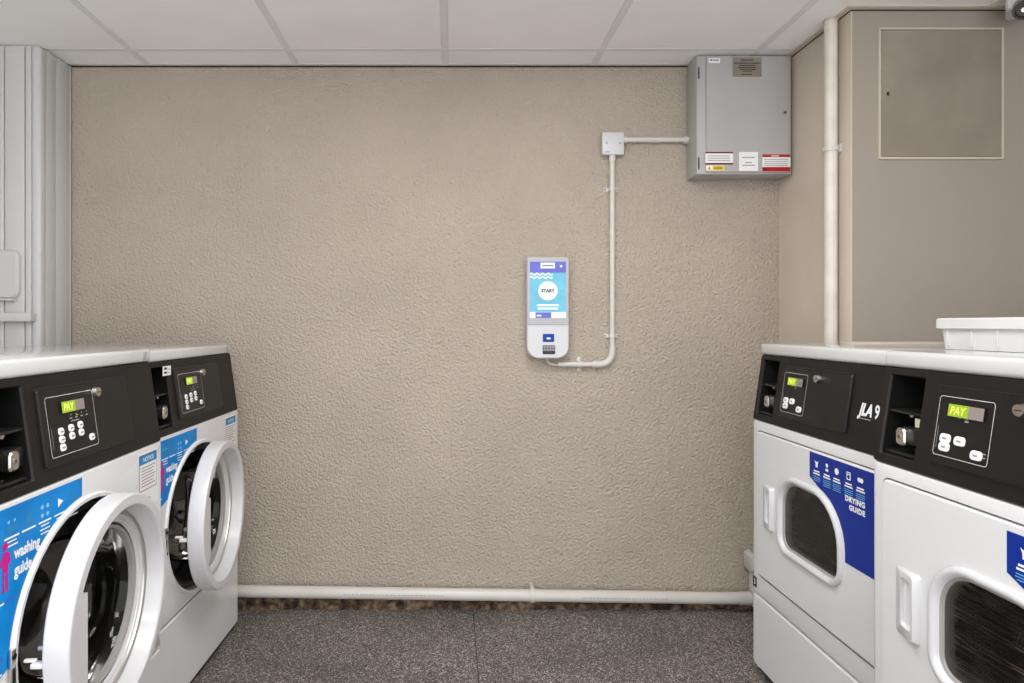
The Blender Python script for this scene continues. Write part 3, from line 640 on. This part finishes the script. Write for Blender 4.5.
q = MB(); q.cyl((X, cy, 1.829), (X, cy, 1.804), .0135, 'pvc_pipe'); q.build('coupler', t)
q = MB(); bend = [(X, cy, zb+rr+.026)]+pts[2:-1]+[(X-rr-.03, cy, zb)]; q.tube(bend, .0140, 'pvc_pipe', 18); q.build('bend', t)
clip(t, X, 1.692); clip(t, X, 1.102); clip(t, .520, zb, True)
t = thing('conduit', 'short horizontal white conduit between junction box and grey enclosure', 'conduit', (0, 0, 0))
q = MB(); q.cyl((.694, cy, 1.890), (.9555, cy, 1.890), .0105, 'pvc_pipe'); q.build('pipe', t)
q = MB(); q.cyl((.938, cy, 1.890), (.956, cy, 1.890), .0145, 'pvc_pipe'); q.build('coupler', t)
q = MB(); q.cyl((.694, cy, 1.890), (.708, cy, 1.890), .0135, 'pvc_pipe'); q.build('coupler', t)

# ------------------------------------------------------------------ electrical enclosure
ex0, ex1, ez0, ez1, EY = .957, 1.322, 1.731, 2.188, 2.421
t = thing('electrical_enclosure', 'grey steel electrical enclosure with warning labels in the top right corner of the back wall', 'electrical cabinet', ((ex0+ex1)/2, YW, ez0))
ox = (ex0+ex1)/2
g = lambda x, z, d: (x-ox, EY-YW+d, z-ez0)
q = MB(); q.box(ex0-ox, ex1-ox, EY-YW, -.0005, 0, ez1-ez0, 'boxgrey', bev=.002); q.build('body', t)
q = MB(); q.slab(rshape(.990, 1.3115, ez0+.006, ez1-.004, .003, 2), g, -.010, 0, 'boxgrey2', bev=.0015); d = q.build('door', t)
for z in (1.772, 2.122):
    q = MB(); q.cyl(g(.963, z-.022, -.002), g(.963, z+.022, -.002), .0025, 'text', 10); q.build('hinge', t)
q = MB(); q.cyl(g(1.291, 1.965, -.010), g(1.291, 1.965, -.014), .008, 'greytext', 16); q.cyl(g(1.291, 1.965, -.014), g(1.291, 1.965, -.0155), .0045, 'text', 12); q.build('lock', d)
s = 625/2.411
PX = lambda px: (px-450)/s; PZ = lambda py: EYE-(py-325)/s
def lab(name, draw):
    q = MB(); draw(q); return q.build(name, d, recalc=False)
e1, e2, e3 = -.0105, -.0108, -.0111
def d1(q):
    q.rect(g, PX(708.5), PX(720), PZ(63), PZ(58.2), e1, 'paper'); q.rect(g, PX(710), PX(712), PZ(61), PZ(59.2), e2, 'nblue'); q.rect(g, PX(712.5), PX(718.5), PZ(61), PZ(59.5), e2, 'greytext')
lab('maker_label', d1)
def d2(q):
    q.rect(g, PX(732.5), PX(761.5), PZ(76.8), PZ(57.3), e1, 'plate'); q.text('DANGER', PX(747), PZ(61.3), .0085, g, e2, 'text', align='CENTER', bold=.02)
    for y, a, b in ((63.2, 734, 760), (65.4, 739, 755), (67.5, 738, 756), (69.4, 739.5, 755.5), (71.2, 742, 752), (74.4, 741, 752)): q.rect(g, PX(a), PX(b), PZ(y+.45), PZ(y-.45), e2, 'text')
lab('warning_plate', d2)
def d3(q):
    q.rect(g, PX(705.3), PX(733), PZ(164.5), PZ(152), e1, 'paper'); q.rect(g, PX(705.3), PX(733), PZ(153.4), PZ(152), e2, 'dkred'); q.rect(g, PX(705.3), PX(733), PZ(164.6), PZ(163), e2, 'dkred')
    for y in (156, 158.2, 160.4): q.rect(g, PX(707.5), PX(730), PZ(y+.4), PZ(y-.4), e2, 'greytext')
lab('notice_label', d3)
def d4(q):
    q.rect(g, PX(706), PX(724), PZ(170.6), PZ(165.4), e1, 'paper'); q.rect(g, PX(712.5), PX(723.6), PZ(170.3), PZ(165.7), e2, 'yellow')
    q.face([g(PX(707), PZ(170.2), e2), g(PX(711.6), PZ(170.2), e2), g(PX(709.3), PZ(166), e2)], 'yellow'); q.rect(g, PX(709), PX(709.6), PZ(169.6), PZ(167.4), e3, 'text')
    for y in (167.2, 168.8): q.rect(g, PX(713.6), PX(722.4), PZ(y+.35), PZ(y-.35), e3, 'text')
lab('electric_hazard_label', d4)
def d5(q):
    q.rect(g, PX(739), PX(758), PZ(171), PZ(152), e1, 'paper')
    for y, a, b in ((157.5, 742, 755), (162.6, 745, 752), (165.4, 742, 755)): q.rect(g, PX(a), PX(b), PZ(y+.5), PZ(y-.5), e2, 'greytext')
lab('paper_label', d5)
def d6(q):
    q.rect(g, PX(762.3), PX(790.2), PZ(171.2), PZ(154.5), e1, 'red'); q.rect(g, PX(762.3), PX(790.2), PZ(167), PZ(157.2), e2, 'paper')
    for y in (159.6, 161.6, 163.6, 165.4): q.rect(g, PX(764), PX(788), PZ(y+.35), PZ(y-.35), e3, 'greytext')
    q.rect(g, PX(771), PX(779), PZ(156.4), PZ(155.6), e2, 'paper'); q.rect(g, PX(763), PX(767), PZ(170.2), PZ(168.2), e2, 'dkred')
lab('red_warning_label', d6)

# ------------------------------------------------------------------ pipes
py_ = YW-.042
def dz(x): return .087-.0145*(x+.85)
t = thing('drain_pipe', 'white plastic waste pipe running along the foot of the back wall', 'pipe', (0, 0, 0))
q = MB(); q.cyl((-1.45, py_, dz(-1.45)), (1.1965, py_, dz(1.1965)), .0235, 'pvc_pipe', 28)
for x0, x1 in ((-.42, -.02), (.52, .86)):                                     # faint printed line along the pipe
    n = 24; rg = random.Random(int(x0*100))
    for k in range(n):
        a = x0+(x1-x0)*k/n; b = a+(x1-x0)/n*rg.uniform(.4, .9); r = .0238
        q.face([(a, py_-r*.995, dz(a)+.001), (b, py_-r*.995, dz(b)+.001), (b, py_-r*.99, dz(b)+.0035), (a, py_-r*.99, dz(a)+.0035)], 'greytext')
q.build('pipe', t, recalc=True)
q = MB(); x = .327; q.cyl((x-.009, py_, dz(x)), (x+.009, py_, dz(x)), .0275, 'pvc_pipe', 28); q.box(x-.007, x+.007, YW-.045, YW-.0005, dz(x)+.018, dz(x)+.034, 'pvc_pipe', bev=.002); q.build('pipe_clip', t)
q = MB(); x = 1.172; q.cyl((x-.02, py_, dz(x)), (x+.024, py_, dz(x)), .0258, 'pvc_pipe', 28); q.build('end_socket', t)
t = thing('drain_gully', 'white plastic drain hopper at the pipe end, half behind the far dryer', 'drain', (1.232, YW-.042, 0))
q = MB(); sq = lambda e, z: [(x, y, z) for x, y in rshape(-.05+e, .05-e, -.04+e*.8, .04-e*.8, .014, 5)]
q.loops([sq(.016, .03), sq(.016, .165), sq(.004, .172), sq(0, .180), sq(0, .232), sq(.010, .242), sq(.016, .243), sq(.020, .19)], 'pvc_pipe', cap0=True, cap1=True); q.build('hopper', t)

t = thing('riser_pipe', 'cream painted vertical pipe in front of the smooth side wall beside the column', 'pipe', (1.307, 2.145, 0))
q = MB(); q.cyl((0, 0, .001), (0, 0, ZC-.001), .0205, 'old_pipe', 28)
rg = random.Random(8)
q.build('pipe', t)
q = MB(); q.cyl((0, 0, 1.741), (0, 0, 1.757), .0245, 'pvc_pipe', 28); q.box(.004, .0247, -.012, .012, 1.741, 1.757, 'pvc_pipe', bev=.001)
q.box(.019, .0247, -.0245, .03, 1.735, 1.763, 'pvc_pipe', bev=.001); q.build('pipe_clip', t)
q = MB(); q.cyl((0, 0, ZC-.007), (0, 0, ZC-.0045), .0245, 'beige_trim', 28); q.build('ceiling_collar', t)

# ------------------------------------------------------------------ access panel in the column
sc = 625/YC; PX = lambda px: (px-450)/sc; PZ = lambda py: EYE-(py-325)/sc
t = thing('access_panel', 'square beige metal access panel with a keyhole, high on the column front', 'access panel', (PX(940), YC, PZ(158)))
g = lambda x, z, d: (x-PX(940), d, z-PZ(158))
o0 = rshape(PX(877.8), PX(1002.4), PZ(159.4), PZ(28.4), .002, 2); o1 = rshape(PX(879.6), PX(1000.4), PZ(157.4), PZ(30.2), .002, 2)
q = MB(); q.loops([[g(x, z, -.0005) for x, z in o0], [g(x, z, -.006) for x, z in o0], [g(x, z, -.006) for x, z in o1], [g(x, z, -.0008) for x, z in o1]], 'beige_trim'); q.build('frame', t)
q = MB(); q.slab(rshape(PX(880.1), PX(999.9), PZ(156.9), PZ(30.7), .002, 2), g, -.0045, -.0007, 'access', bev=.001); d = q.build('panel_door', t)
q = MB(); x, z = PX(886.8), PZ(94.2); q.cyl(g(x, z, -.0045), g(x, z, -.006), .0085, 'steel', 16); q.rect(g, x-.003, x+.003, z-.0065, z+.0065, -.0064, 'dark'); q.build('lock', d)

# ------------------------------------------------------------------ security camera
t = thing('security_camera', 'white security camera with dark round lens at the ceiling, far right', 'security camera', (1.800, 1.965, ZC-.005), math.radians(-41))
q = MB(); q.box(-.040, .048, -.03, .07, -.054, 0, 'kiosk', bev=.010, seg=3); q.build('housing', t)
q = MB(); q.cyl((.004, -.015, -.050), (.002, -.052, -.074), .030, 'dark', 28, r1=.028); q.cyl((.002, -.052, -.074), (.002, -.055, -.0745), .021, 'pocket', 28, r1=.018)
q.cyl((.002, -.055, -.0745), (.002, -.0562, -.0747), .007, 'steel', 16); q.build('lens', t)
bpy.context.view_layer.update()
